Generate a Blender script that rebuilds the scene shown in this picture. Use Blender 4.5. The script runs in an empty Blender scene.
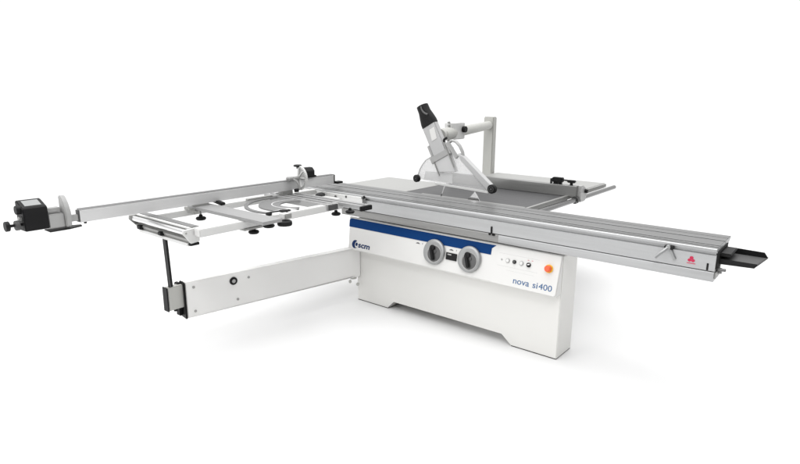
import bpy, bmesh, math, random
from mathutils import Vector, Matrix
random.seed(4)
S = bpy.context.scene
COL = S.collection
V = Vector

# ------------------------------------------------------------------ materials
def mat(name, col, rough=.5, metal=0., bump=0., bscale=200., var=0., vscale=3., stretch=None, coat=0., ior=1.5, spec=.5):
    m = bpy.data.materials.new(name); m.use_nodes = True
    nt = m.node_tree; b = nt.nodes['Principled BSDF']
    b.inputs['Base Color'].default_value = (*col, 1)
    b.inputs['Roughness'].default_value = rough
    b.inputs['Metallic'].default_value = metal
    b.inputs['Coat Weight'].default_value = coat
    b.inputs['Specular IOR Level'].default_value = spec
    tc = nt.nodes.new('ShaderNodeTexCoord'); mp = nt.nodes.new('ShaderNodeMapping')
    geo = nt.nodes.new('ShaderNodeNewGeometry')
    nt.links.new(geo.outputs['Position'], mp.inputs['Vector'])
    if stretch: mp.inputs['Scale'].default_value = stretch
    if var:
        n = nt.nodes.new('ShaderNodeTexNoise'); n.inputs['Scale'].default_value = vscale; n.inputs['Detail'].default_value = 5
        nt.links.new(mp.outputs['Vector'], n.inputs['Vector'])
        r = nt.nodes.new('ShaderNodeMapRange')
        r.inputs['From Min'].default_value = .25; r.inputs['From Max'].default_value = .75
        r.inputs['To Min'].default_value = 1 - var; r.inputs['To Max'].default_value = 1 + var
        nt.links.new(n.outputs['Fac'], r.inputs['Value'])
        mx = nt.nodes.new('ShaderNodeVectorMath'); mx.operation = 'SCALE'
        mx.inputs[0].default_value = col
        nt.links.new(r.outputs['Result'], mx.inputs['Scale'])
        nt.links.new(mx.outputs['Vector'], b.inputs['Base Color'])
        r2 = nt.nodes.new('ShaderNodeMapRange')
        r2.inputs['From Min'].default_value = .25; r2.inputs['From Max'].default_value = .75
        r2.inputs['To Min'].default_value = max(rough - .06, .02); r2.inputs['To Max'].default_value = rough + .06
        nt.links.new(n.outputs['Fac'], r2.inputs['Value'])
        nt.links.new(r2.outputs['Result'], b.inputs['Roughness'])
    if bump:
        n2 = nt.nodes.new('ShaderNodeTexNoise'); n2.inputs['Scale'].default_value = bscale; n2.inputs['Detail'].default_value = 3
        nt.links.new(mp.outputs['Vector'], n2.inputs['Vector'])
        bp = nt.nodes.new('ShaderNodeBump'); bp.inputs['Strength'].default_value = bump; bp.inputs['Distance'].default_value = .001
        nt.links.new(n2.outputs['Fac'], bp.inputs['Height'])
        nt.links.new(bp.outputs['Normal'], b.inputs['Normal'])
    return m

XS = (.15, 1, 1)
M = dict(
    paint=mat('white_paint', (.745, .739, .715), .42, bump=.12, bscale=420, var=.012, vscale=2),
    panel=mat('console_white', (.70, .695, .68), .35, bump=.06, bscale=400, var=.01),
    frame=mat('frame_white', (.66, .66, .65), .38, bump=.08, bscale=300, var=.012),
    post=mat('post_grey_paint', (.46, .46, .435), .45, bump=.1, bscale=300, var=.015),
    table_left=mat('light_table_steel', (.325, .325, .315), .45, .0, var=.03, vscale=4),
    iron=mat('ground_cast_iron', (.064, .064, .066), .46, 0., spec=.32, bump=.1, bscale=90, var=.13, vscale=25, stretch=(.12, 1, 1)),
    alu_top=mat('anodised_aluminium_top', (.18, .18, .18), .38, .5, var=.10, vscale=60, stretch=(.02, 1, 1)),
    alu=mat('anodised_aluminium', (.45, .454, .457), .40, .5, var=.07, vscale=45, stretch=(.03, 1, 1)),
    alu_y=mat('fence_aluminium', (.70, .70, .70), .42, .4, var=.03, vscale=40, stretch=(1, .03, 1)),
    alu_dark=mat('dull_aluminium', (.34, .34, .33), .45, .5, var=.05, vscale=30),
    plate=mat('cast_grey_plate', (.20, .20, .20), .5, .3, var=.05, vscale=20),
    steel=mat('turned_steel', (.17, .17, .17), .22, .7),
    chrome=mat('bright_steel', (.8, .8, .8), .18, 1.),
    black=mat('black_plastic', (.009, .009, .0095), .5, bump=.25, bscale=500, spec=.22),
    rubber=mat('black_rubber', (.015, .015, .015), .7, bump=.2, bscale=300, spec=.2),
    dkgrey=mat('dark_grey_plastic', (.07, .07, .07), .5, var=.05),
    trayfloor=mat('grey_tray_liner', (.06, .06, .06), .55, var=.06, vscale=20),
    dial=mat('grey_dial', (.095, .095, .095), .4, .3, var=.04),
    rim=mat('satin_wheel_rim', (.33, .335, .335), .32, .4)
, bar=mat('bar_aluminium', (.33, .33, .33), .42, .3, var=.03, vscale=40, stretch=(.03, 1, 1)),
    blue=mat('blue_stripe_paint', (.0006, .036, .15), .5, spec=.10),
    navy=mat('navy_print', (.002, .022, .10), .5, spec=.2),
    slate=mat('slate_blue_print', (.05, .125, .27), .5, spec=.2),
    red=mat('red_button', (.80, .11, .035), .35),
    yellow=mat('yellow_collar', (.9, .50, .03), .4),
    pink=mat('red_mark_print', (.52, .03, .085), .6, spec=.2),
    paper=mat('white_sticker', (.82, .82, .82), .6),
    ink=mat('grey_ink', (.10, .10, .10), .6),
    lightgrey=mat('light_grey_plastic', (.38, .38, .375), .4, var=.02),
    screen=mat('display_glass', (.30, .31, .31), .12),
    blade=mat('polished_blade', (.85, .85, .85), .15, .9),
)
def clear(name, tint, fac):
    m = bpy.data.materials.new(name); m.use_nodes = True
    nt = m.node_tree; b = nt.nodes['Principled BSDF']; out = nt.nodes['Material Output']
    b.inputs['Base Color'].default_value = (*tint, 1); b.inputs['Roughness'].default_value = .15
    t = nt.nodes.new('ShaderNodeBsdfTransparent'); mx = nt.nodes.new('ShaderNodeMixShader')
    fr = nt.nodes.new('ShaderNodeLayerWeight'); fr.inputs['Blend'].default_value = .25
    mr = nt.nodes.new('ShaderNodeMapRange'); mr.inputs['To Min'].default_value = fac; mr.inputs['To Max'].default_value = min(1, fac + .4)
    nt.links.new(fr.outputs['Facing'], mr.inputs['Value'])
    nt.links.new(mr.outputs['Result'], mx.inputs['Fac'])
    nt.links.new(t.outputs[0], mx.inputs[1]); nt.links.new(b.outputs[0], mx.inputs[2])
    nt.links.new(mx.outputs[0], out.inputs['Surface'])
    return m
M['duct'] = mat('duct_grey', (.47, .47, .47), .42, var=.02)
M['fence'] = mat('fence_grey', (.23, .23, .225), .36, .5, var=.05, vscale=40, stretch=(.03, 1, 1))
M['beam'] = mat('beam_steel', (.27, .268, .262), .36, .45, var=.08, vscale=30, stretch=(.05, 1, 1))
M['arm'] = mat('arm_white', (.83, .825, .81), .42, bump=.12, bscale=420, var=.012, vscale=2)
M['clear'] = clear('clear_guard_plastic', (.80, .80, .80), .19)
M['frost'] = clear('frosted_plastic', (.74, .74, .74), .72)

# ------------------------------------------------------------------ mesh helpers
def B(): return bmesh.new()
def bev(bm, geom_edges, off, seg=2):
    if off > 0:
        bmesh.ops.bevel(bm, geom=geom_edges, offset=off, segments=seg, affect='EDGES', clamp_overlap=True)
def box(bm, x0, x1, y0, y1, z0, z1, b=.003):
    vs = [bm.verts.new((x, y, z)) for x in (x0, x1) for y in (y0, y1) for z in (z0, z1)]
    q = [(0, 1, 3, 2), (4, 6, 7, 5), (0, 4, 5, 1), (2, 3, 7, 6), (0, 2, 6, 4), (1, 5, 7, 3)]
    fs = [bm.faces.new([vs[i] for i in f]) for f in q]
    bev(bm, list({e for f in fs for e in f.edges}), b)
def prism(bm, pts, axis, a0, a1, b=0., seg=1):
    """polygon pts in the two other axes, extruded along axis from a0 to a1"""
    def P(p, a):
        if axis == 'x': return (a, p[0], p[1])
        if axis == 'y': return (p[0], a, p[1])
        return (p[0], p[1], a)
    v0 = [bm.verts.new(P(p, a0)) for p in pts]; v1 = [bm.verts.new(P(p, a1)) for p in pts]
    n = len(pts); fs = [bm.faces.new(v0), bm.faces.new(v1[::-1])]
    for i in range(n): fs.append(bm.faces.new((v0[i], v0[(i + 1) % n], v1[(i + 1) % n], v1[i])))
    bev(bm, list({e for f in fs for e in f.edges}), b, seg)
def basis(axis):
    w = V(axis).normalized(); u = w.orthogonal().normalized(); v = w.cross(u)
    return u, v, w
def lathe(bm, prof, org, axis, seg=32):
    """prof: (radius, height) pairs"""
    u, v, w = basis(axis); org = V(org); rings = []
    for r, h in prof:
        if r < 1e-6: rings.append([bm.verts.new(org + w * h)])
        else: rings.append([bm.verts.new(org + w * h + (u * math.cos(t) + v * math.sin(t)) * r) for t in [2 * math.pi * k / seg for k in range(seg)]])
    for a, c in zip(rings, rings[1:]):
        for k in range(seg):
            l = (k + 1) % seg
            if len(a) == 1 and len(c) == 1: continue
            if len(a) == 1: bm.faces.new((a[0], c[k], c[l]))
            elif len(c) == 1: bm.faces.new((a[k], c[0], a[l]))
            else: bm.faces.new((a[k], c[k], c[l], a[l]))
def rod(bm, p0, p1, r, r1=None, seg=24, ch=.002):
    p0, p1 = V(p0), V(p1); L = (p1 - p0).length; r1 = r if r1 is None else r1
    lathe(bm, [(0, 0), (max(r - ch, r * .6), 0), (r, ch), (r1, L - ch), (max(r1 - ch, r1 * .6), L), (0, L)], p0, p1 - p0, seg)
def sweep(bm, pts, r, seg=12, sx=1., sy=1., up=(0, 1, 0)):
    """round or oval bar through points"""
    pts = [V(p) for p in pts]; up = V(up); rings = []
    for i, p in enumerate(pts):
        d = (pts[min(i + 1, len(pts) - 1)] - pts[max(i - 1, 0)]).normalized()
        a = up.cross(d).normalized(); c = d.cross(a)
        rings.append([bm.verts.new(p + a * math.cos(t) * r * sx + c * math.sin(t) * r * sy) for t in [2 * math.pi * k / seg for k in range(seg)]])
    for a, c in zip(rings, rings[1:]):
        for k in range(seg): bm.faces.new((a[k], a[(k + 1) % seg], c[(k + 1) % seg], c[k]))
    bm.faces.new(rings[0][::-1]); bm.faces.new(rings[-1])
def obar(bm, p0, p1, wv, hv, b=.002):
    """rectangular bar p0->p1 with half-width vectors wv, hv"""
    p0, p1, wv, hv = V(p0), V(p1), V(wv), V(hv)
    vs = [bm.verts.new(p + s * wv + t * hv) for p in (p0, p1) for s in (-1, 1) for t in (-1, 1)]
    q = [(0, 1, 3, 2), (4, 6, 7, 5), (0, 4, 5, 1), (2, 3, 7, 6), (0, 2, 6, 4), (1, 5, 7, 3)]
    fs = [bm.faces.new([vs[i] for i in f]) for f in q]
    bev(bm, list({e for f in fs for e in f.edges}), b)

def wloc(o):
    l = V((0, 0, 0))
    while o: l = l + o.location; o = o.parent
    return l
def obj(name, bm, m, parent=None, angle=35, label=None):
    bmesh.ops.recalc_face_normals(bm, faces=bm.faces)
    me = bpy.data.meshes.new(name)
    lo = V([min(v.co[i] for v in bm.verts) for i in range(3)]); hi = V([max(v.co[i] for v in bm.verts) for i in range(3)])
    ctr = (lo + hi) / 2
    bmesh.ops.translate(bm, verts=bm.verts, vec=-ctr)
    bm.to_mesh(me); bm.free()
    me.polygons.foreach_set('use_smooth', [True] * len(me.polygons))
    me.set_sharp_from_angle(angle=math.radians(angle))
    o = bpy.data.objects.new(name, me); COL.objects.link(o)
    me.materials.append(M[m] if isinstance(m, str) else m)
    o.parent = parent; o.location = ctr - wloc(parent)
    if label: o['label'] = label
    return o
def copy(o, delta, parent=None):
    c = o.copy(); COL.objects.link(c); c.parent = parent or o.parent; c.location = o.location + V(delta)
    for ch in list(o.children):
        d = ch.copy(); COL.objects.link(d); d.parent = c; d.location = ch.location
    return c

# ------------------------------------------------------------------ the saw
saw = bpy.data.objects.new('panel_saw', None); COL.objects.link(saw)
saw.location = (1.48, .16, 0)
saw['label'] = 'white sliding table panel saw with blue stripe and long outrigger frame on white floor'
saw['category'] = 'panel saw'

# ---- cabinet
bm = B()
prism(bm, [(.600, .005), (.934, .005), (.990, .074), (1.962, .074), (2.031, .005), (2.364, .005), (2.364, .698), (.600, .698)], 'y', .0425, .2704, .004, 2)
cab = obj('cabinet', bm, 'paint', saw)
for x0, x1 in ((.603, .930), (2.036, 2.361)):
    bm = B(); box(bm, x0, x1, .045, .268, 0, .0048, .0008); obj('foot_gap_shade', bm, 'rubber', cab)  # thin dark strips added for the shaded gap under the cabinet feet
bm = B(); box(bm, .66, 1.50, .2735, .95, .0, .812, .006)
body = obj('rear_body', bm, 'paint', saw)

# ---- sloping console
K = .256
def yz(s): return -.034 + K * (s - .45)         # y of console face at height s
NRM = V((0, -1, K)).normalized()
SLP = V((0, K, 1)).normalized()
def pp(x, s, d=0.): return V((x, yz(s), s)) + NRM * d
def slab(bm, pts, d0, d1, b=0.):
    """polygon of (x, s) on console face, thickness d0..d1 outward"""
    a = [bm.verts.new(pp(x, s, d0)) for x, s in pts]; c = [bm.verts.new(pp(x, s, d1)) for x, s in pts]
    n = len(pts); fs = [bm.faces.new(a), bm.faces.new(c[::-1])]
    for i in range(n): fs.append(bm.faces.new((a[i], a[(i + 1) % n], c[(i + 1) % n], c[i])))
    bev(bm, list({e for f in fs for e in f.edges}), b)
bm = B()
prism(bm, [(yz(.452), .452), (yz(.703), .703), (.0415, .703), (.0415, .445), (-.026, .445)], 'x', .548, 2.362, .004, 2)
for v in bm.verts:
    if v.co.x < 1: v.co.x += .038 * (.703 - v.co.z) / .253 - .014
con = obj('console', bm, 'panel', saw)
bm = B(); slab(bm, [(.5475, .625), (1.868, .625), (1.868, .668), (1.898, .691), (.560, .691), (.547, .687), (.5405, .675)], -.001, .0025); obj('stripe', bm, 'blue', con)
bm = B(); slab(bm, [(1.882, .462), (1.905, .451), (2.350, .451), (2.3605, .462), (2.3605, .700), (1.930, .700)], -.002, .0055, .002)
cpl = obj('control_panel', bm, 'panel', saw)
bm = B()
for x0, x1, s0, s1 in ((1.93, 2.22, .650, .6508), (1.93, 2.22, .570, .5708), (2.0, 2.2, .548, .5486)):
    slab(bm, [(x0, s0), (x1, s0), (x1, s1), (x0, s1)], .005, .0058)
obj('panel_line', bm, 'lightgrey', cpl)

def disc(name, x, s, r, d0, d1, m, parent, ch=.0015):
    bm = B(); lathe(bm, [(0, d0), (r, d0), (r, d1 - ch), (r - ch, d1), (0, d1)], pp(x, s), NRM, 28); return obj(name, bm, m, parent)
# controls on the plate
eb = disc('emergency_button', 2.291, .611, .0205, .013, .040, 'red', saw, .006)
disc('yellow_collar', 2.291, .611, .0265, .005, .013, 'yellow', eb)
disc('pilot_lamp', 1.957, .610, .006, .005, .009, 'lightgrey', cpl)
b1 = disc('push_button', 2.002, .610, .0145, .005, .012, 'lightgrey', saw); disc('button_cap', 2.002, .610, .011, .011, .0145, 'panel', b1)
b2 = disc('push_button', 2.051, .610, .0125, .005, .015, 'black', saw); disc('button_cap', 2.051, .610, .008, .0145, .018, 'dkgrey', b2)
b3 = disc('push_button', 2.101, .610, .0145, .005, .012, 'lightgrey', saw); disc('button_cap', 2.101, .610, .011, .011, .0145, 'panel', b3)
sw = disc('rotary_switch', 2.153, .609, .0145, .005, .016, 'black', saw)
bm = B(); slab(bm, [(2.148, .607), (2.164, .611), (2.162, .618), (2.146, .612)], .0155, .022, .001); obj('switch_pointer', bm, 'paper', sw)
bm = B()
for x in (2.140, 2.168): slab(bm, [(x, .636), (x + .010, .636), (x + .010, .639), (x, .639)], .005, .0058)
obj('tick_mark', bm, 'pink', cpl)

# ---- handwheels with fold-out cranks
def handwheel(x, s):
    bm = B()
    lathe(bm, [(0, .002), (.082, .002), (.0905, .006), (.0915, .014), (.089, .020), (.084, .0225), (.070, .022), (.0, .019)], pp(x, s), NRM, 64)
    w = obj('handwheel', bm, 'rim', saw)
    bm = B(); lathe(bm, [(0, .018), (.064, .021), (.0645, .0245), (.062, .026), (.058, .0245), (.056, .0225), (0, .0225)], pp(x + .010, s - .014), NRM, 56); obj('dial_ring', bm, 'lightgrey', w)
    bm = B(); lathe(bm, [(0, .0215), (.0555, .0230), (0, .0245)], pp(x + .010, s - .014), NRM, 48); obj('dial', bm, 'dial', w)
    bm = B()
    a = pp(x - .020, s + .030, .034); e = pp(x + .016, s - .056, .034)
    d = (e - a).normalized(); wv = NRM.cross(d)
    obar(bm, a, e, wv * .0125, NRM * .010, .005)
    obj('crank_handle', bm, 'black', w)
    bm = B(); lathe(bm, [(0, .022), (.021, .022), (.021, .036), (.017, .040), (0, .040)], pp(x - .008, s + .026), NRM, 24); obj('hub', bm, 'black', w)
    bm = B(); lathe(bm, [(0, .022), (.013, .022), (.013, .028), (0, .029)], pp(x + .014, s + .004), NRM, 20); obj('dial_boss', bm, 'dkgrey', w)
    return w
handwheel(1.417, .568); handwheel(1.714, .568)

# little read-out between the wheels
bm = B(); slab(bm, [(1.519, .534), (1.610, .534), (1.607, .583), (1.516, .583)], 0, .006, .001); ds = obj('readout', bm, 'black', saw)
bm = B(); slab(bm, [(1.530, .567), (1.562, .566), (1.562, .574), (1.530, .575)], .0055, .0066); obj('readout_window', bm, 'lightgrey', ds)
for x in (1.236, 1.534):
    bm = B(); slab(bm, [(x, .600), (x + .012, .6085), (x + .024, .6095), (x + .036, .602), (x + .036, .600)], 0, .0018)
    obj('scale_symbol', bm, 'ink', con)
    bm = B(); slab(bm, [(x + .060, .600), (x + .062, .600), (x + .062, .612), (x + .060, .612)], 0, .0018); obj('scale_line', bm, 'ink', con)

# ---- lettering (built in font turned into mesh)
def lettering(name, body, x0, s0, width, height, m, parent, bold=0., shear=0., d=.0012):
    cu = bpy.data.curves.new(name, 'FONT'); cu.body = body; cu.size = 1; cu.offset = bold; cu.shear = shear; cu.space_word = .55; cu.resolution_u = 6
    t = bpy.data.objects.new(name, cu); COL.objects.link(t)
    dg = bpy.context.evaluated_depsgraph_get(); me = bpy.data.meshes.new_from_object(t.evaluated_get(dg))
    bpy.data.objects.remove(t)
    bm = B(); bm.from_mesh(me); bpy.data.meshes.remove(me)
    xs = [v.co.x for v in bm.verts]; ys = [v.co.y for v in bm.verts]
    kx = width / (max(xs) - min(xs)); ky = height / max(ys); mx = min(xs)
    r = bmesh.ops.extrude_face_region(bm, geom=bm.faces[:])
    top = {e for e in r['geom'] if isinstance(e, bmesh.types.BMVert)}
    for v in bm.verts: v.co = pp(x0 + (v.co.x - mx) * kx, s0 + v.co.y * ky, d if v in top else d - .0016)
    return obj(name, bm, m, parent, 20)
for word, x, wd, h in (('nova', 2.064, .113, .026), ('si', 2.202, .033, .035), ('400', 2.243, .089, .036)):
    lettering('model_lettering', word, x, .4765, wd, h, 'slate', cpl, bold=0 if h > .0355 else .002, d=.0068)
logo = lettering('brand_lettering', 'scm', .676, .4790, .122, .0285, 'navy', con, bold=.028)
# emblem: dark round mark with a white sickle cut through it
bm = B()
cx, cs = .640, .4975
def arc(cx, cy, rx, ry, a0, a1, n):
    return [(cx + rx * math.cos(math.radians(a0 + (a1 - a0) * k / n)), cy + ry * math.sin(math.radians(a0 + (a1 - a0) * k / n))) for k in range(n + 1)]
slab(bm, arc(cx, cs, .033, .032, 62, 318, 30) + arc(cx + .014, cs - .001, .016, .024, 295, 100, 20), 0, .0014)
slab(bm, arc(cx + .016, cs + .001, .012, .0135, 0, 345, 20), 0, .0014)
obj('emblem', bm, 'navy', con)

# ---- beam that carries the carriage
bm = B()
prism(bm, [(.0, .722), (.0, .768), (.004, .7735), (.15, .7735), (.16, .75), (.125, .719), (.004, .719)], 'x', 1.922, 3.199, .0015, 1)
beam = obj('support_beam', bm, 'alu', saw)
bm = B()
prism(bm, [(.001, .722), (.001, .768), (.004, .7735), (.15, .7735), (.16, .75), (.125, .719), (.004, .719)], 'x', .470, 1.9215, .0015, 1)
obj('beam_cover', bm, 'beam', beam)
bm = B(); box(bm, .55, 1.85, .13, .36, .7745, .86, .002); obj('carriage_rail', bm, 'alu_dark', saw)
bm = B(); box(bm, .49, 3.19, .006, .12, .7737, .7772, 0); obj('seam_shade', bm, 'rubber', beam)  # dark strip fills the seam, painting the shade between beam and carriage

# ---- sliding table (extruded profile with T slots)
prof = [(0, .778), (0, .862), (.014, .865), (.014, .880), (-.004, .882), (-.007, .887), (-.006, .896), (.002, .9)]
for y, w in ((.030, .006), (.068, .010), (.200, .014)):
    prof += [(y - w / 2, .9), (y - w / 2, .891), (y + w / 2, .891), (y + w / 2, .9)]
prof += [(.285, .9), (.285, .8985), (.289, .8985), (.289, .9), (.3617, .9), (.3617, .893), (.335, .886), (.286, .852), (.280, .80), (.262, .7785)]
bm = B(); prism(bm, prof, 'x', .0, 3.2, 0)
car = obj('sliding_table', bm, 'alu', saw, 25)
# a clear-anodised deck: the top face strips between the slots, a thin real sheet
bm = B()
for a, c in ((.004, .0265), (.0335, .0625), (.0735, .1925), (.2075, .2845), (.2895, .3612)): box(bm, .001, 3.1985, a, c, .8995, .9022, .0008)
obj('deck_strip', bm, 'alu_top', car)
for a, c in ((.0755, .0825), (.2095, .2185), (.0345, .0395)):
    bm = B(); box(bm, .002, 3.198, a, c, .9021, .9032, .0003); obj('slot_glint', bm, 'rim', car)  # raised lighter strips imitate the bright glint along the slot edges
# end block, roller bearing, bolts at the right end
bm = B(); prism(bm, [(.012, .79), (.012, .873), (.03, .882), (.27, .882), (.262, .84), (.25, .79)], 'x', 3.196, 3.206, .002); obj('end_plate', bm, 'rubber', car)
bm = B(); box(bm, 3.206, 3.258, .06, .24, .850, .868, .004); obj('end_stop', bm, 'black', car)
bm = B()
rod(bm, (3.205, .045, .782), (3.245, .045, .782), .008); rod(bm, (3.199, .085, .765), (3.222, .085, .765), .016); rod(bm, (3.199, .06, .793), (3.215, .06, .793), .011)
obj('spindle', bm, 'steel', beam)
bm = B(); box(bm, 3.1995, 3.206, .012, .128, .735, .770, .001); obj('beam_cap', bm, 'alu_dark', beam)
# latch at the seam, slot, bolts, lever, red mark
bm = B(); box(bm, 1.866, 1.877, -.007, .001, .775, .822, .002); box(bm, 1.852, 1.866, -.008, .001, .762, .775, .002); box(bm, 1.877, 1.898, -.008, .001, .762, .775, .002)
obj('latch', bm, 'black', car)
bm = B(); box(bm, 3.160, 3.170, -.002, .001, .779, .817, .001); obj('slot', bm, 'rubber', car)
bm = B(); rod(bm, (2.952, -.012, .872), (2.952, .003, .872), .007); rod(bm, (2.985, -.016, .871), (2.985, .003, .871), .011); obj('bolt', bm, 'black', car)
bm = B(); sweep(bm, [(2.968, -.016, .872), (2.955, -.032, .858), (2.935, -.050, .836), (2.918, -.060, .815)], .0085, 14, 1, .7); rod(bm, (2.968, -.022, .873), (2.968, .002, .873), .012)
obj('lever', bm, 'rim', car)
bm = B(); obar(bm, (2.975, -.006, .866), (3.006, -.010, .806), (.006, 0, .003), (0, .003, 0), .002); obj('lever_arm', bm, 'rim', car)
bm = B()
for a in (90, 212, 328):
    c, q = math.cos(math.radians(a)), math.sin(math.radians(a))
    X, Z = 3.085 + c * .0132, .823 + q * .0122
    n = 18; P = []
    for k in range(n):
        t = 2 * math.pi * k / n; rr = .0082 * (1 + .35 * math.cos(t - math.pi))
        P.append((X + rr * math.cos(t + math.radians(a)) * 1.1, Z + rr * math.sin(t + math.radians(a))))
    prism(bm, P, 'y', -.0012 - .0001 * (a > 100) - .0001 * (a > 300), .001, 0)
box(bm, 3.064, 3.107, -.0012, .001, .800, .8035, 0)
obj('warning_mark', bm, 'pink', car)

# ---- cable tray out of the right end
def quadprism(bm, P, t):
    """4 corner sheet with thickness along t"""
    a = [bm.verts.new(V(p)) for p in P]; c = [bm.verts.new(V(p) + V(t)) for p in P]; n = len(P)
    bm.faces.new(a); bm.faces.new(c[::-1])
    for i in range(n): bm.faces.new((a[i], a[(i + 1) % n], c[(i + 1) % n], c[i]))
bm = B()
quadprism(bm, [(3.20, .060, .826), (3.35, .060, .826), (3.376, .072, .828), (3.398, .268, .829), (3.385, .275, .829), (3.20, .275, .829)], (0, 0, -.004))
quadprism(bm, [(3.20, .056, .808), (3.366, .056, .814), (3.378, .056, .838), (3.20, .056, .838)], (0, .004, 0))
quadprism(bm, [(3.366, .056, .814), (3.378, .056, .838), (3.402, .26, .836), (3.394, .26, .824)], (-.003, 0, 0))
quadprism(bm, [(3.20, .272, .825), (3.400, .272, .828), (3.380, .272, .856), (3.20, .272, .860)], (0, -.004, 0))
tr = obj('cable_tray', bm, 'black', saw)
bm = B(); quadprism(bm, [(3.21, .066, .8262), (3.36, .066, .8262), (3.374, .078, .8282), (3.394, .255, .8292), (3.21, .255, .8292)], (0, 0, .0015)); obj('tray_liner', bm, 'trayfloor', tr)

# ---- fixed tables
bm = B(); box(bm, .795, 1.895, .372, 1.162, .815, .885, .003); obj('cast_iron_table', bm, 'iron', saw)
bm = B(); box(bm, .110, .790, .372, 1.022, .840, .8845, .003); obj('extension_table', bm, 'table_left', saw, label='pale extension table left of the blade')
bm = B(); box(bm, .740, 1.880, 1.166, 2.040, .840, .8845, .003); obj('extension_table', bm, 'table_left', saw, label='pale rear extension table behind the rip fence')
# riving knife and the tip of the blade
bm = B(); prism(bm, [(1.150, .87), (1.166, .87), (1.200, .972), (1.190, .974)], 'y', .418, .4215, 0); obj('riving_knife', bm, 'chrome', saw)
bm = B(); prism(bm, [(1.398, .87), (1.405, .889), (1.440, .922), (1.472, .960), (1.490, .938), (1.512, .905), (1.528, .87)], 'y', .419, .4222, 0); obj('saw_blade', bm, 'blade', saw)
# slot plate along the blade
bm = B(); box(bm, .95, 1.88, .378, .46, .8842, .8862, .0005); obj('table_insert', bm, 'alu_dark', saw)

# ---- rip fence and its guides
bm = B(); rod(bm, (1.98, .36, .862), (1.98, 2.0, .862), .0185, seg=32); obj('guide_bar', bm, 'steel', saw)
bm = B(); box(bm, 1.899, 1.925, .374, 1.95, .862, .892, .003); obj('guide_rail', bm, 'alu_dark', saw)
bm = B(); prism(bm, [(1.10, .887), (1.10, .971), (1.104, .974), (1.150, .974), (1.152, .971), (1.152, .887)], 'x', .76, 1.985, .001)
rf = obj('rip_fence', bm, 'fence', saw)
bm = B(); prism(bm, [(1.135, .90), (1.135, .972), (1.20, .972), (1.27, .93), (1.27, .885), (1.24, .842), (1.15, .842), (1.135, .87)], 'x', 1.940, 2.012, .006, 2); obj('fence_carrier', bm, 'lightgrey', rf)
bm = B(); rod(bm, (2.012, 1.22, .925), (2.035, 1.22, .925), .016); rod(bm, (2.0, 1.22, .925), (2.014, 1.22, .925), .007); obj('clamp_knob', bm, 'black', rf)
bm = B(); lathe(bm, [(.022, 0), (.030, 0), (.030, .03), (.022, .03), (.022, 0)], (1.98, 1.10, .862), (0, 1, 0), 28); obj('guide_bush', bm, 'dkgrey', rf)
bm = B(); box(bm, 1.775, 1.86, 1.105, 1.15, .990, 1.028, .004); box(bm, 1.785, 1.82, 1.11, 1.145, .972, .992, .003); box(bm, 1.83, 1.85, 1.11, 1.145, .972, .992, .003); rod(bm, (1.86, 1.128, 1.010), (1.93, 1.128, 1.008), .006)
box(bm, 1.758, 1.764, 1.11, 1.145, .972, 1.015, .001)
obj('fence_clamp', bm, 'black', rf)
bm = B(); box(bm, 1.900, 1.965, 1.108, 1.148, .994, 1.014, .006); rod(bm, (1.932, 1.128, .972), (1.932, 1.128, 1.0), .012); obj('fence_knob', bm, 'black', rf)

# ---- overhead guard: post, arm, hood
bm = B(); box(bm, .608, .722, 1.95, 2.02, .80, 1.459, .008); post = obj('guard_post', bm, 'post', saw)
bm = B(); box(bm, .60, .745, 1.94, 2.03, .845, .857, .002); obj('post_flange', bm, 'post', post)
bm = B(); rod(bm, (1.10, .52, 1.362), (.668, 1.955, 1.374), .043, seg=32); arm = obj('guard_arm', bm, 'post', saw)
bm = B(); rod(bm, (1.10, .47, 1.362), (1.03, .74, 1.364), .050, seg=32); obj('arm_sleeve', bm, 'post', arm)
bm = B(); box(bm, .985, 1.068, .70, .885, 1.312, 1.446, .005); obj('arm_clamp', bm, 'frame', arm)
bm = B(); rod(bm, (1.068, .855, 1.392), (1.098, .855, 1.392), .026); obj('arm_knob', bm, 'black', arm)
for z in (1.452, 1.425, 1.306):
    bm = B(); rod(bm, (1.035, .678, z), (1.035, .702, z), .008); obj('clamp_bolt', bm, 'alu_dark', arm)

G0, G1 = .405, .437
bm = B()
hood = [(.925, 1.030), (.950, 1.085), (.975, 1.125), (1.010, 1.165), (1.060, 1.192), (1.120, 1.212), (1.285, 1.235), (1.365, 1.205), (1.440, 1.135), (1.520, 1.065), (1.600, 1.000), (1.590, .975), (1.121, .990), (.96, 1.005)]
prism(bm, hood, 'y', G0, G0 + .003); prism(bm, hood, 'y', G1 - .003, G1)
gd = obj('blade_guard', bm, 'clear', saw)
bm = B(); prism(bm, [(1.115, .981), (1.60, .962), (1.60, .980), (1.115, .997)], 'y', G0 - .006, G0, .002); obj('lower_bar', bm, 'frame', gd)
bm = B(); prism(bm, [(1.322, 1.240), (1.372, 1.222), (1.650, 1.005), (1.630, .985), (1.590, .985), (1.350, 1.190)], 'y', G0 - .010, G1 + .004, .004); obj('guard_frame', bm, 'duct', gd)
bm = B(); sweep(bm, [(.930, .42, 1.03), (.950, .42, 1.085), (.975, .42, 1.125), (1.010, .42, 1.165), (1.060, .42, 1.192), (1.12, .42, 1.215)], .005, 10, 1, 1.0, (0, 1, 0)); obj('guard_rim', bm, 'lightgrey', gd)
bm = B(); prism(bm, [(.985, 1.008), (1.262, 1.000), (1.262, 1.083), (1.0, 1.075)], 'y', G0 + .02, G0 + .023); obj('shield_plate', bm, 'paper', gd)
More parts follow.
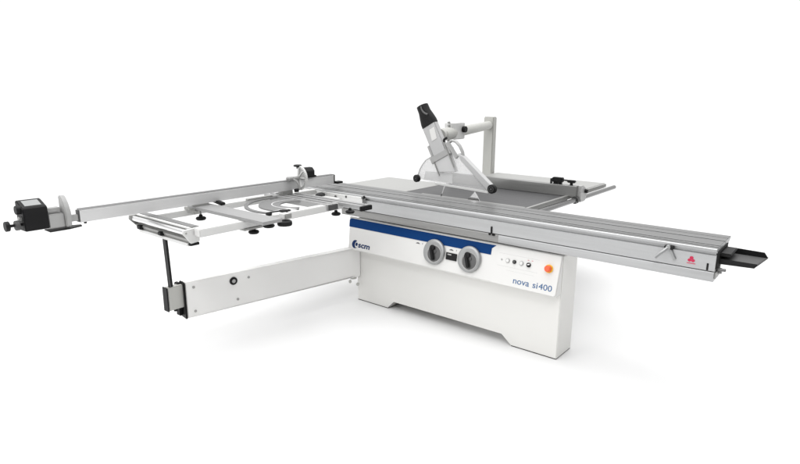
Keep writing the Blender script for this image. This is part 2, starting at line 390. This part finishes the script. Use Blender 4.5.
for x, z, r in ((.936, 1.014, .030), (1.633, 1.000, .034)):
    bm = B(); lathe(bm, [(0, 0), (r * .8, 0), (r, .005), (r, .028), (r * .8, .033), (0, .033)], (x, G0 - .024, z), (0, 1, 0), 32); ro = obj('roller', bm, 'black', saw if False else gd)
    bm = B()
    lathe(bm, [(r * .52, 0), (r * .60, .0), (r * .60, .004), (r * .52, .004), (r * .52, 0)], (x, G0 - .0262, z), (0, 1, 0), 28); lathe(bm, [(0, 0), (r * .2, 0), (r * .22, .004), (0, .004)], (x, G0 - .0268, z), (0, 1, 0), 20)
    obj('roller_cap', bm, 'dial', gd)
# extraction tube (square duct tilted in the plane of the blade)
ax0, ax1 = V((1.232, .42, 1.092)), V((1.043, .42, 1.440))
d = (ax1 - ax0).normalized(); w = V((d.z, 0, -d.x))
bm = B(); prism(bm, [(1.085, 1.20), (1.148, 1.082), (1.305, 1.098), (1.245, 1.225)], 'y', .396, .444, .003); obj('tube_shoe', bm, 'frost', gd)
bm = B(); obar(bm, ax0 + d * .13, ax1 + d * .005, w * .066, V((0, .026, 0)), .008); du = obj('extraction_duct', bm, 'duct', saw)
bm = B(); obar(bm, ax0 + d * .11, ax0 + d * .165, w * .105, V((0, .030, 0)), .005); obj('duct_collar', bm, 'lightgrey', du)
bm = B(); obar(bm, ax0 + d * .165 - w * .079, ax0 + d * .255 - w * .079, w * .012, V((0, .02, 0)), .003); obj('duct_lug', bm, 'lightgrey', du)
bm = B(); obar(bm, ax0 + d * .27 + w * .004 + V((0, -.0275, 0)), ax0 + d * .36 + w * .022 + V((0, -.0275, 0)), w * .026, V((0, .001, 0)), 0); obj('sticker', bm, 'panel', du)
bm = B(); obar(bm, ax0 + d * .005 + w * .078 + V((0, -.03, 0)), ax0 + d * .235 + w * .078 + V((0, -.03, 0)), w * .0045, V((0, .006, 0)), .001); obar(bm, ax0 + d * .0 - w * .076 + V((0, -.03, 0)), ax0 + d * .12 - w * .076 + V((0, -.03, 0)), w * .003, V((0, .006, 0)), .001); obj('guide_strip', bm, 'alu_dark', gd)
# hose adaptor: square to round
bm = B()
n = 32; rings = []
u3 = V((0, 1, 0))
for t, hw, hy, sq in ((0, .070, .032, 1), (.03, .069, .034, .9), (.075, .060, .042, .4), (.115, .050, .046, 0), (.165, .047, .047, 0)):
    ring = []
    for k in range(n):
        a = 2 * math.pi * k / n; ca, sa = math.cos(a), math.sin(a)
        q = (abs(ca) ** 4 + abs(sa) ** 4) ** -.25
        f = 1 + (q - 1) * sq
        ring.append(bm.verts.new(ax1 + d * t + w * (ca * hw * f) + u3 * (sa * hy * f)))
    rings.append(ring)
ring = []
for k in range(n):
    a = 2 * math.pi * k / n; ring.append(bm.verts.new(ax1 + d * .165 + w * math.cos(a) * .041 + u3 * math.sin(a) * .041))
rings.append(ring)
ring = [bm.verts.new(v.co - d * .08) for v in ring]; rings.append(ring)
for a_, c_ in zip(rings, rings[1:]):
    for k in range(n): bm.faces.new((a_[k], a_[(k + 1) % n], c_[(k + 1) % n], c_[k]))
bm.faces.new(rings[0][::-1]); bm.faces.new(rings[-1])
obj('hose_adaptor', bm, 'black', du, 45)
bm = B(); sweep(bm, [(.985, .372, 1.583), (.994, .371, 1.560), (1.010, .371, 1.541), (1.030, .371, 1.529), (1.050, .374, 1.524)], .007, 10, 1, .5); obj('adaptor_highlight', bm, 'dial', du)  # grey strip drawn as the crescent highlight on the adaptor's opening lip
# arched handle and lever
bm = B(); sweep(bm, [(1.225, .42, 1.315), (1.255, .42, 1.332), (1.290, .42, 1.325), (1.325, .42, 1.295), (1.352, .42, 1.250), (1.362, .42, 1.205)], .011, 12, 1, 1.4); obj('carry_handle', bm, 'lightgrey', gd)
bm = B(); obar(bm, (1.225, .40, 1.318), (1.318, .40, 1.205), (.010, 0, .008), (0, .012, 0), .003); obj('handle_strut', bm, 'lightgrey', gd)
bm = B(); sweep(bm, [(1.195, .395, 1.315), (1.205, .385, 1.340), (1.230, .380, 1.352)], .009, 10); obj('lock_lever', bm, 'black', gd)

# ---- crosscut (outrigger) frame
bm = B()
box(bm, .768, .830, -1.500, -.335, .860, .906, .004)
cf = obj('outrigger_frame', bm, 'frame', saw)
bm = B(); box(bm, .150, .200, -1.462, -.022, .855, .896, .004); obj('inner_rail', bm, 'frame', cf)
bm = B(); prism(bm, [(.0, .842), (.74, .832), (.745, .888), (.0, .886)], 'y', -.024, -.010, .002); obj('mounting_plate', bm, 'frame', cf)
bm = B(); prism(bm, [(.22, -.03), (.50, -.03), (.50, -.36), (.22, -.36)], 'z', .846, .858, .002); obj('gusset_plate', bm, 'frame', cf)
# outer roller unit
bm = B(); prism(bm, [(-1.498, .905), (-1.462, .905), (-1.466, .819), (-1.52, .817), (-1.532, .842), (-1.50, .858)], 'x', .125, .745, .002)
ru = obj('roller_unit', bm, 'alu_dark', saw)
bm = B(); rod(bm, (.118, -1.538, .884), (.748, -1.538, .884), .0165, seg=28); obj('idle_roller', bm, 'chrome', ru)
bm = B(); box(bm, .130, .742, -1.4965, -1.450, .9055, .9095, .001); obj('rubber_strip', bm, 'plate', ru)
bm = B(); box(bm, .126, .744, -1.519, -1.499, .899, .908, .002); obj('edge_strip', bm, 'frame', ru)
bm = B(); prism(bm, [(-1.563, .902), (-1.459, .908), (-1.464, .822), (-1.520, .817), (-1.548, .862), (-1.566, .880)], 'x', .748, .764, .0015); obj('end_cap', bm, 'frame', ru)
bm = B(); rod(bm, (.763, -1.548, .884), (.767, -1.548, .884), .006); obj('cap_screw', bm, 'alu_dark', ru)
bm = B(); prism(bm, [(-1.563, .905), (-1.459, .905), (-1.464, .83), (-1.520, .83), (-1.566, .880)], 'x', .112, .122, .0015); obj('end_cap', bm, 'alu_dark', ru)
bm = B(); box(bm, .735, .762, -1.522, -1.466, .802, .8175, .002); obj('rubber_foot', bm, 'rubber', ru)
bm = B(); prism(bm, [(-1.53, .816), (-1.463, .816), (-1.463, .796), (-1.526, .796)], 'x', .16, .735, .002); obj('lower_flange', bm, 'frame', ru)
bm = B(); box(bm, .175, .215, -1.548, -1.52, .822, .848, .003); obj('stop_block', bm, 'black', ru)
bm = B(); box(bm, .435, .47, -1.548, -1.52, .822, .845, .003); obj('stop_block', bm, 'black', ru)

def knob_under(x, y, z, stem, r=.034, parent=None, name='clamp_knob'):
    bm = B(); lathe(bm, [(0, -.004), (r * .82, -.004), (r, .003), (r, .011), (r * .8, .017), (r * .42, .020), (r * .30, .034), (0, .034)], (x, y, z), (0, 0, 1), 28)
    k = obj(name, bm, 'black', parent)
    bm = B(); rod(bm, (x, y, z + .034), (x, y, stem), .006); obj('knob_stem', bm, 'steel', parent)
    return k
# middle cross bar
def xbar(name, x0, x1, y0, y1, z0, z1, m, groove=True):
    bm = B()
    ym = (y0 + y1) / 2
    p = [(y0, z0), (y1, z0), (y1, z1)]
    if groove: p += [(ym + .012, z1), (ym + .012, z1 - .006), (ym - .012, z1 - .006), (ym - .012, z1)]
    p += [(y0, z1)]
    prism(bm, p, 'x', x0, x1, 0)
    return obj(name, bm, m, saw, 25)
xb = xbar('cross_bar', .20, 1.02, -1.198, -1.058, .9075, .928, 'bar', False)
bm = B(); box(bm, .16, .30, -1.205, -1.175, .895, .915, .003); obj('bar_hook', bm, 'alu_dark', xb)
bm = B(); obar(bm, (.19, -1.010, .945), (.36, -1.025, .932), (0, .018, 0), (.002, 0, .010), .004); obj('clamp_lever', bm, 'black', xb)
bm = B(); box(bm, .235, .32, -1.225, -1.19, .885, .905, .002); obj('clamp_foot', bm, 'alu_dark', xb)
bm = B(); box(bm, .775, .835, -1.20, -1.05, .845, .859, .002); obj('clamp_foot', bm, 'alu_dark', xb)
knob_under(.29, -1.16, .838, .9, parent=xb); knob_under(.795, -1.105, .812, .86, parent=xb)
knob_under(.925, -1.085, .868, .9075, .036, xb)
bm = B(); lathe(bm, [(0, 0), (.044, .002), (.048, .012), (.046, .028), (.036, .034), (0, .034)], (.955, -.985, .862), (0, 0, 1), 28); obj('clamp_knob', bm, 'black', xb)
bm = B(); box(bm, .905, .960, -.99, -.935, .905, .935, .003); obj('pivot_block', bm, 'frame', xb)
bm = B(); box(bm, .9605, .9665, -.985, -.935, .905, .935, .002); obj('block_cap', bm, 'alu_dark', xb)

# mitre quadrant: rings clipped to the frame
C0 = (.62, -.60)
def ringpoly(r0, r1, a0, a1, n=48):
    o = [(C0[0] + r1 * math.cos(math.radians(a0 + (a1 - a0) * k / n)), C0[1] + r1 * math.sin(math.radians(a0 + (a1 - a0) * k / n))) for k in range(n + 1)]
    i = [(C0[0] + r0 * math.cos(math.radians(a0 + (a1 - a0) * k / n)), C0[1] + r0 * math.sin(math.radians(a0 + (a1 - a0) * k / n))) for k in range(n + 1)]
    return o, i
def ringmesh(bm, r0, r1, a0, a1, z0, z1, xmin=.205, xmax=.80):
    o, i = ringpoly(r0, r1, a0, a1)
    f = lambda p: (min(max(p[0], xmin), xmax), p[1])
    vs = [[bm.verts.new((*f(q), z)) for q in pts] for pts in (o, i) for z in (z0, z1)]
    O0, O1, I0, I1 = vs
    for k in range(len(O0) - 1):
        bm.faces.new((O0[k], O0[k + 1], O1[k + 1], O1[k])); bm.faces.new((I0[k], I1[k], I1[k + 1], I0[k + 1]))
        bm.faces.new((O1[k], O1[k + 1], I1[k + 1], I1[k])); bm.faces.new((O0[k], I0[k], I0[k + 1], O0[k + 1]))
    bm.faces.new((O0[0], O1[0], I1[0], I0[0])); bm.faces.new((O0[-1], I0[-1], I1[-1], O1[-1]))
bm = B(); ringmesh(bm, .115, .265, 90, 330, .897, .906); mq = obj('mitre_quadrant', bm, 'plate', saw)
bm = B(); ringmesh(bm, .335, .362, 165, 292, .897, .907); obj('scale_arc', bm, 'plate', mq)
bm = B(); ringmesh(bm, .168, .176, 100, 320, .906, .909); obj('quadrant_ridge', bm, 'alu_y', mq)
bm = B(); box(bm, .185, .225, -.72, -.36, .897, .909, .002); obj('quadrant_edge', bm, 'alu_dark', mq)
bm = B(); box(bm, .17, .255, -.43, -.35, .885, .915, .003); obj('pivot_bracket', bm, 'dkgrey', mq)
bm = B()
lathe(bm, [(0, 0), (.018, 0), (.022, .008), (.018, .016), (.010, .02), (0, .02)], (.800, -.985, .908), (0, 0, 1), 20); sweep(bm, [(.80, -.985, .925), (.85, -.94, .935), (.87, -.925, .93)], .005, 8)
obj('index_lever', bm, 'black', mq)
bm = B(); lathe(bm, [(0, 0), (.022, 0), (.026, .008), (.02, .015), (0, .015)], (.785, -.845, .906), (0, 0, 1), 20); obar(bm, (.765, -.865, .915), (.80, -.81, .915), (.010, .005, 0), (0, 0, .006), .003); obj('index_lever', bm, 'black', mq)
bm = B(); box(bm, .70, .80, -.93, -.74, .896, .9065, .002); obj('index_plate', bm, 'alu_y', mq)
knob_under(.446, -.411, .868, .9, .034, mq)

# inner cross bars
b2 = xbar('cross_bar', .13, .845, -.505, -.415, .870, .911, 'bar')
bm = B(); box(bm, .845, .858, -.503, -.417, .872, .909, .003); obj('end_cap', bm, 'dkgrey', b2)
b3 = xbar('cross_bar', .28, 1.050, -.385, -.295, .888, .912, 'bar')
bm = B(); box(bm, 1.050, 1.072, -.405, -.290, .878, .911, .004); obj('end_cap', bm, 'black', b3)
bm = B(); rod(bm, (1.0, -.30, .912), (1.0, -.30, .955), .003); rod(bm, (1.0, -.30, .95), (1.0, -.30, .968), .007); obj('stop_pin', bm, 'black', b3)
knob_under(.791, -.376, .815, .86, .034, b3); knob_under(.816, -.256, .815, .89, .034, b3)
bm = B(); lathe(bm, [(0, 0), (.030, 0), (.040, .008), (.040, .022), (.030, .030), (0, .030)], (.288, -.060, .846), (0, -.25, 1), 28); obj('lock_knob', bm, 'black', cf)
bm = B(); rod(bm, (.43, -.030, .862), (.43, -.018, .862), .011); obj('plate_bolt', bm, 'dkgrey', cf)
bm = B(); rod(bm, (.549, -.030, .874), (.549, -.018, .874), .009); obj('plate_bolt', bm, 'dkgrey', cf)
bm = B(); rod(bm, (.735, -.036, .886), (.735, -.005, .886), .011); rod(bm, (.735, -.03, .888), (.735, -.03, .835), .003); obj('plate_bolt', bm, 'dkgrey', cf)

# ---- crosscut fence with two flip stops
bm = B()
prism(bm, [(.246, .9415), (.285, .9415), (.285, 1.008), (.281, 1.011), (.281, 1.017), (.262, 1.017), (.262, 1.012), (.256, 1.012), (.256, 1.017), (.246, 1.017)], 'y', -1.918, .100, 0)
fe = obj('crosscut_fence', bm, 'alu_y', saw, 25)
bm = B(); box(bm, .2462, .2848, -1.917, .099, 1.0172, 1.0195, .0005); obj('scale_strip', bm, 'plate', fe)
bm = B(); box(bm, .248, .284, .1002, .118, .938, 1.014, .003); obj('end_cap', bm, 'black', fe)
bm = B(); box(bm, .255, .31, .118, .185, .938, .955, .003); obj('fence_tongue', bm, 'black', fe)
bm = B(); box(bm, .254, .279, -2.06, -1.9185, .953, .990, .002); obj('inner_tube', bm, 'lightgrey', fe)
bm = B(); box(bm, .250, .283, -1.9270, -1.9182, .945, 1.013, .001); obj('end_frame', bm, 'dkgrey', fe)
bm = B(); rod(bm, (.262, -1.885, .9405), (.262, -1.885, .928), .008); obj('foot_screw', bm, 'black', fe)
for y in (-1.14, -.40): 
    bm = B(); box(bm, .235, .29, y - .05, y + .05, .911, .9413, .002); obj('fence_foot', bm, 'alu_dark', fe)

# far stop, with black read-out housing
bm = B(); prism(bm, [(.20, .938), (.305, .940), (.303, 1.058), (.298, 1.066), (.215, 1.098), (.20, 1.098)], 'y', -2.205, -2.085, .004, 2)
es = obj('end_stop', bm, 'black', saw)
bm = B(); obar(bm, (.254, -2.185, 1.0838), (.254, -2.105, 1.0838), V((.028, 0, -.0108)), V((.0006, 0, .0016)), .0006); obj('readout_window', bm, 'screen', es)
bm = B(); box(bm, .235, .300, -2.085, -2.005, .935, 1.012, .004); obj('stop_body', bm, 'lightgrey', es)
bm = B(); box(bm, .228, .275, -2.085, -2.012, 1.012, 1.044, .003); box(bm, .275, .279, -2.085, -2.03, 1.024, 1.030, 0); obj('slide_bracket', bm, 'lightgrey', es)
bm = B()
fin = [(.235, .935), (.300, .925), (.338, .938), (.352, .975), (.345, 1.02), (.318, 1.062), (.285, 1.092), (.262, 1.106), (.238, 1.104)]
fin = [(.235 + (x - .235) * .74, z) for x, z in fin]
prism(bm, fin, 'y', -2.004, -1.974, .004, 2); obj('stop_fin', bm, 'lightgrey', es)
bm = B(); prism(bm, [(.225, -2.09), (.308, -2.09), (.305, -1.985), (.278, -1.910), (.245, -1.902), (.225, -1.95)], 'z', .9165, .9235, .002); obj('base_plate', bm, 'black', es)
bm = B(); rod(bm, (.26, -2.226, 1.055), (.26, -2.20, 1.055), .024); obj('adjuster_knob', bm, 'black', es)
bm = B(); rod(bm, (.26, -2.284, .975), (.26, -2.264, .975), .027); rod(bm, (.26, -2.265, .975), (.26, -2.2, .975), .008); obj('adjuster_knob', bm, 'black', es)
bm = B(); rod(bm, (.270, -2.240, .975), (.270, -2.220, .975), .027); obj('adjuster_knob', bm, 'dkgrey', es)
bm = B(); rod(bm, (.262, -2.218, 1.005), (.262, -2.203, 1.005), .014); obj('bezel', bm, 'alu_dark', es)

# near flip stop
bm = B(); prism(bm, [(.25, 1.019), (.300, 1.019), (.300, 1.074), (.276, 1.098), (.235, 1.098), (.235, 1.019)], 'y', -.252, -.125, .003, 2)
fs = obj('flip_stop', bm, 'black', saw)
bm = B(); obar(bm, (.255, -.225, 1.099), (.255, -.160, 1.099), (.014, 0, 0), (0, 0, .001), .0005); obj('readout_window', bm, 'dkgrey', fs)
bm = B(); box(bm, .255, .285, -.125, -.09, 1.019, 1.032, .004); obj('clamp_lever', bm, 'black', fs)
bm = B()
y0, y1 = -.285, -.266
# quarter wheel outline with spokes
def strip(bm, pts, t0, t1, wd):
    for a, c in zip(pts, pts[1:]):
        a, c = V(a), V(c)
        dd = (c - a).normalized(); nn = V((0, 1, 0)).cross(dd)
        obar(bm, a - dd * .003, c + dd * .003, nn * wd, V((0, t1, 0)), .001)
CX, CZ, RR = .275, 1.028, .090
arcp = [(CX + RR * 1.0 * math.cos(math.radians(a)), -.275, CZ + RR * math.sin(math.radians(a))) for a in range(85, -86, -10)]
strip(bm, arcp, 0, .010, .008)
strip(bm, [(CX, -.275, CZ), (CX + RR, -.275, CZ + .004)], 0, .008, .005)
strip(bm, [(CX, -.275, CZ), (CX + .060, -.275, CZ + .062)], 0, .008, .005)
strip(bm, [(CX, -.275, CZ), (CX + .030, -.275, CZ - .085)], 0, .008, .006)
strip(bm, [(CX + .012, -.275, CZ + RR), (CX - .002, -.275, CZ), (CX + .014, -.275, CZ - RR + .004)], 0, .010, .008)
obj('stop_wheel', bm, 'frame', fs)
bm = B(); prism(bm, [(CX, CZ)] + [(CX + (RR - .004) * math.cos(math.radians(a)), CZ + (RR - .004) * math.sin(math.radians(a))) for a in range(80, 0, -10)], 'y', -.277, -.273); obj('stop_pane', bm, 'lightgrey', fs)
bm = B(); lathe(bm, [(0, 0), (.010, 0), (.010, .012), (.030, .016), (.034, .024), (.026, .030), (0, .030)], (.268, -.275, 1.100), (0, 0, 1), 24); obj('stop_knob', bm, 'black', fs)
bm = B(); rod(bm, (.30, -.41, 1.035), (.30, -.36, 1.035), .016); rod(bm, (.305, -.36, 1.035), (.285, -.28, 1.030), .014); rod(bm, (.30, -.41, 1.035), (.30, -.418, 1.035), .011); obj('stop_spindle', bm, 'lightgrey', fs)
bm = B(); sweep(bm, [(.30, -.37, 1.035), (.325, -.345, 1.015), (.338, -.33, .985), (.338, -.325, .945)], .009, 10); obj('stop_finger', bm, 'lightgrey', fs)
bm = B(); rod(bm, (.328, -.365, .942), (.338, -.335, .942), .014); obj('finger_tip', bm, 'black', fs)

# ---- swing arm below, with its telescopic pole
bm = B()
P = [(.388, -1.372), (.612, -.02), (.640, .040), (.560, .040), (.318, -1.362)]
vs0 = [bm.verts.new((x, y, .209)) for x, y in P]; vs1 = [bm.verts.new((x, y, .4585)) for x, y in P]
fl = [bm.faces.new(vs0), bm.faces.new(vs1[::-1])]
for i in range(5): fl.append(bm.faces.new((vs0[i], vs0[(i + 1) % 5], vs1[(i + 1) % 5], vs1[i])))
bev(bm, list({e for f in fl for e in f.edges}), .006)
sa = obj('swing_arm', bm, 'arm', saw)
AD = (V((.612, -.02, 0)) - V((.388, -1.372, 0))).normalized(); AN = V((AD.y, -AD.x, 0))
def on_arm(t, z, out=0.): return V((.388, -1.372, z)) + AD * t + AN * out
bm = B(); obar(bm, on_arm(-.006, .205, -.034), on_arm(-.006, .463, -.034), AD * .006, AN * .042, .006); obj('end_plate', bm, 'black', sa)
for t, z in ((.055, .418), (.055, .250), (.36, .262), (.45, .405)):
    bm = B(); rod(bm, on_arm(t, z, -.002), on_arm(t, z, .006), .009); obj('arm_bolt', bm, 'alu_dark', sa)
bm = B(); lathe(bm, [(0, 0), (.028, 0), (.028, .006), (.022, .010), (.015, .010), (.015, .006), (0, .006)], on_arm(.335, .402, 0), AN, 28); hb = obj('inspection_plug', bm, 'black', sa)
bm = B(); lathe(bm, [(0, 0), (.013, 0), (.013, .004), (0, .004)], on_arm(.335, .402, .006), AN, 20); obj('plug_centre', bm, 'lightgrey', sa)
bm = B(); box(bm, .320, .372, -1.484, -1.376, .290, .446, .004); sb = obj('pole_socket', bm, 'post', sa)
bm = B(); box(bm, .318, .374, -1.493, -1.4845, .286, .449, .002); obj('socket_cap', bm, 'black', sa)
bm = B(); rod(bm, (.350, -1.43, .272), (.350, -1.43, .290), .012); obj('lock_screw', bm, 'black', sa)
bm = B(); box(bm, .300, .345, -1.40, -1.376, .225, .455, .004); obj('hinge_strip', bm, 'black', sa)
bm = B(); obar(bm, (.352, -1.452, .44), (.378, -1.475, .80), (.010, .0, 0), (0, .013, 0), .003); tp = obj('telescopic_pole', bm, 'black', saw)
bm = B(); obar(bm, (.3655, -1.462, .44), (.3895, -1.485, .80), (.002, 0, 0), (0, .004, 0), .001); obj('pole_highlight', bm, 'dkgrey', tp)  # lighter strip painted as the thin highlight down the black pole
# pivot at the cabinet corner
bm = B(); rod(bm, (.585, .005, .20), (.585, .005, .44), .022, seg=28); obj('pivot_tube', bm, 'paint', sa)
bm = B(); rod(bm, (.585, -.03, .175), (.600, -.045, .175), .012); rod(bm, (.632, .015, .150), (.640, .0, .150), .013); rod(bm, (.585, .005, .19), (.585, .005, .205), .03); obj('pivot_bolt', bm, 'post', sa)

# ------------------------------------------------------------------ floor
bm = B(); bmesh.ops.create_grid(bm, x_segments=1, y_segments=1, size=9)
fm = mat('white_studio_floor', (.738, .738, .738), .75, bump=.05, bscale=60, var=.004, vscale=1.2, spec=.2)
fo = obj('floor', bm, fm); fo['kind'] = 'structure'

# ------------------------------------------------------------------ light
wd = bpy.data.worlds.new('World'); S.world = wd; wd.use_nodes = True
nt = wd.node_tree; bg = nt.nodes['Background']
tc = nt.nodes.new('ShaderNodeTexCoord')
dt = nt.nodes.new('ShaderNodeVectorMath'); dt.operation = 'DOT_PRODUCT'
dt.inputs[1].default_value = V((-.80, .45, .40)).normalized()
nt.links.new(tc.outputs['Generated'], dt.inputs[0])
mr = nt.nodes.new('ShaderNodeMapRange'); mr.interpolation_type = 'SMOOTHSTEP'
mr.inputs['From Min'].default_value = -.55; mr.inputs['From Max'].default_value = .10
mr.inputs['To Min'].default_value = .10; mr.inputs['To Max'].default_value = 1.05
nt.links.new(dt.outputs['Value'], mr.inputs['Value'])
sx = nt.nodes.new('ShaderNodeSeparateXYZ'); nt.links.new(tc.outputs['Generated'], sx.inputs[0])
zr = nt.nodes.new('ShaderNodeMapRange'); zr.interpolation_type = 'SMOOTHSTEP'
zr.inputs['From Min'].default_value = .35; zr.inputs['From Max'].default_value = .95
zr.inputs['To Min'].default_value = 0; zr.inputs['To Max'].default_value = .75
nt.links.new(sx.outputs['Z'], zr.inputs['Value'])
ad = nt.nodes.new('ShaderNodeMath'); nt.links.new(mr.outputs['Result'], ad.inputs[0]); nt.links.new(zr.outputs['Result'], ad.inputs[1])
nt.links.new(ad.outputs[0], bg.inputs['Strength'])
bg.inputs['Color'].default_value = (1, 1, 1, 1)

def area(name, loc, target, size, power, col=(1, 1, 1)):
    l = bpy.data.lights.new(name, 'AREA'); l.energy = power; l.size = size; l.color = col
    o = bpy.data.objects.new(name, l); COL.objects.link(o); o.location = loc
    o.rotation_euler = (V(target) - V(loc)).to_track_quat('-Z', 'Y').to_euler()
    return o
area('softbox_overhead', (.8, .5, 9.0), (1.2, .3, 0), 7.0, 360)
area('softbox_right', (6.0, -8.0, 10.0), (.2, -.8, .5), 3.6, 320)
area('softbox_front', (-3.5, -11.0, 6.0), (1.2, 0, .5), 4.5, 290)

# ------------------------------------------------------------------ camera
yw, pt, rl, F = .6835, -.2338, .0058, 568.5011
fwd = V((-math.sin(yw) * math.cos(pt), math.cos(yw) * math.cos(pt), math.sin(pt)))
rt = V((math.cos(yw), math.sin(yw), 0)); up = rt.cross(fwd)
r2 = rt * math.cos(rl) + up * math.sin(rl); u2 = -rt * math.sin(rl) + up * math.cos(rl)
cd = bpy.data.cameras.new('camera'); cam = bpy.data.objects.new('camera', cd); COL.objects.link(cam)
mw = Matrix(((r2.x, u2.x, -fwd.x, 3.7194), (r2.y, u2.y, -fwd.y, -3.2315), (r2.z, u2.z, -fwd.z, 1.6556), (0, 0, 0, 1)))
cam.matrix_world = mw
cd.sensor_fit = 'HORIZONTAL'; cd.sensor_width = 36; cd.lens = F / 800 * 36; cd.clip_end = 500
S.camera = cam
S.view_settings.view_transform = 'Standard'; S.view_settings.look = 'None'
S.view_settings.exposure = 0; S.view_settings.gamma = 1
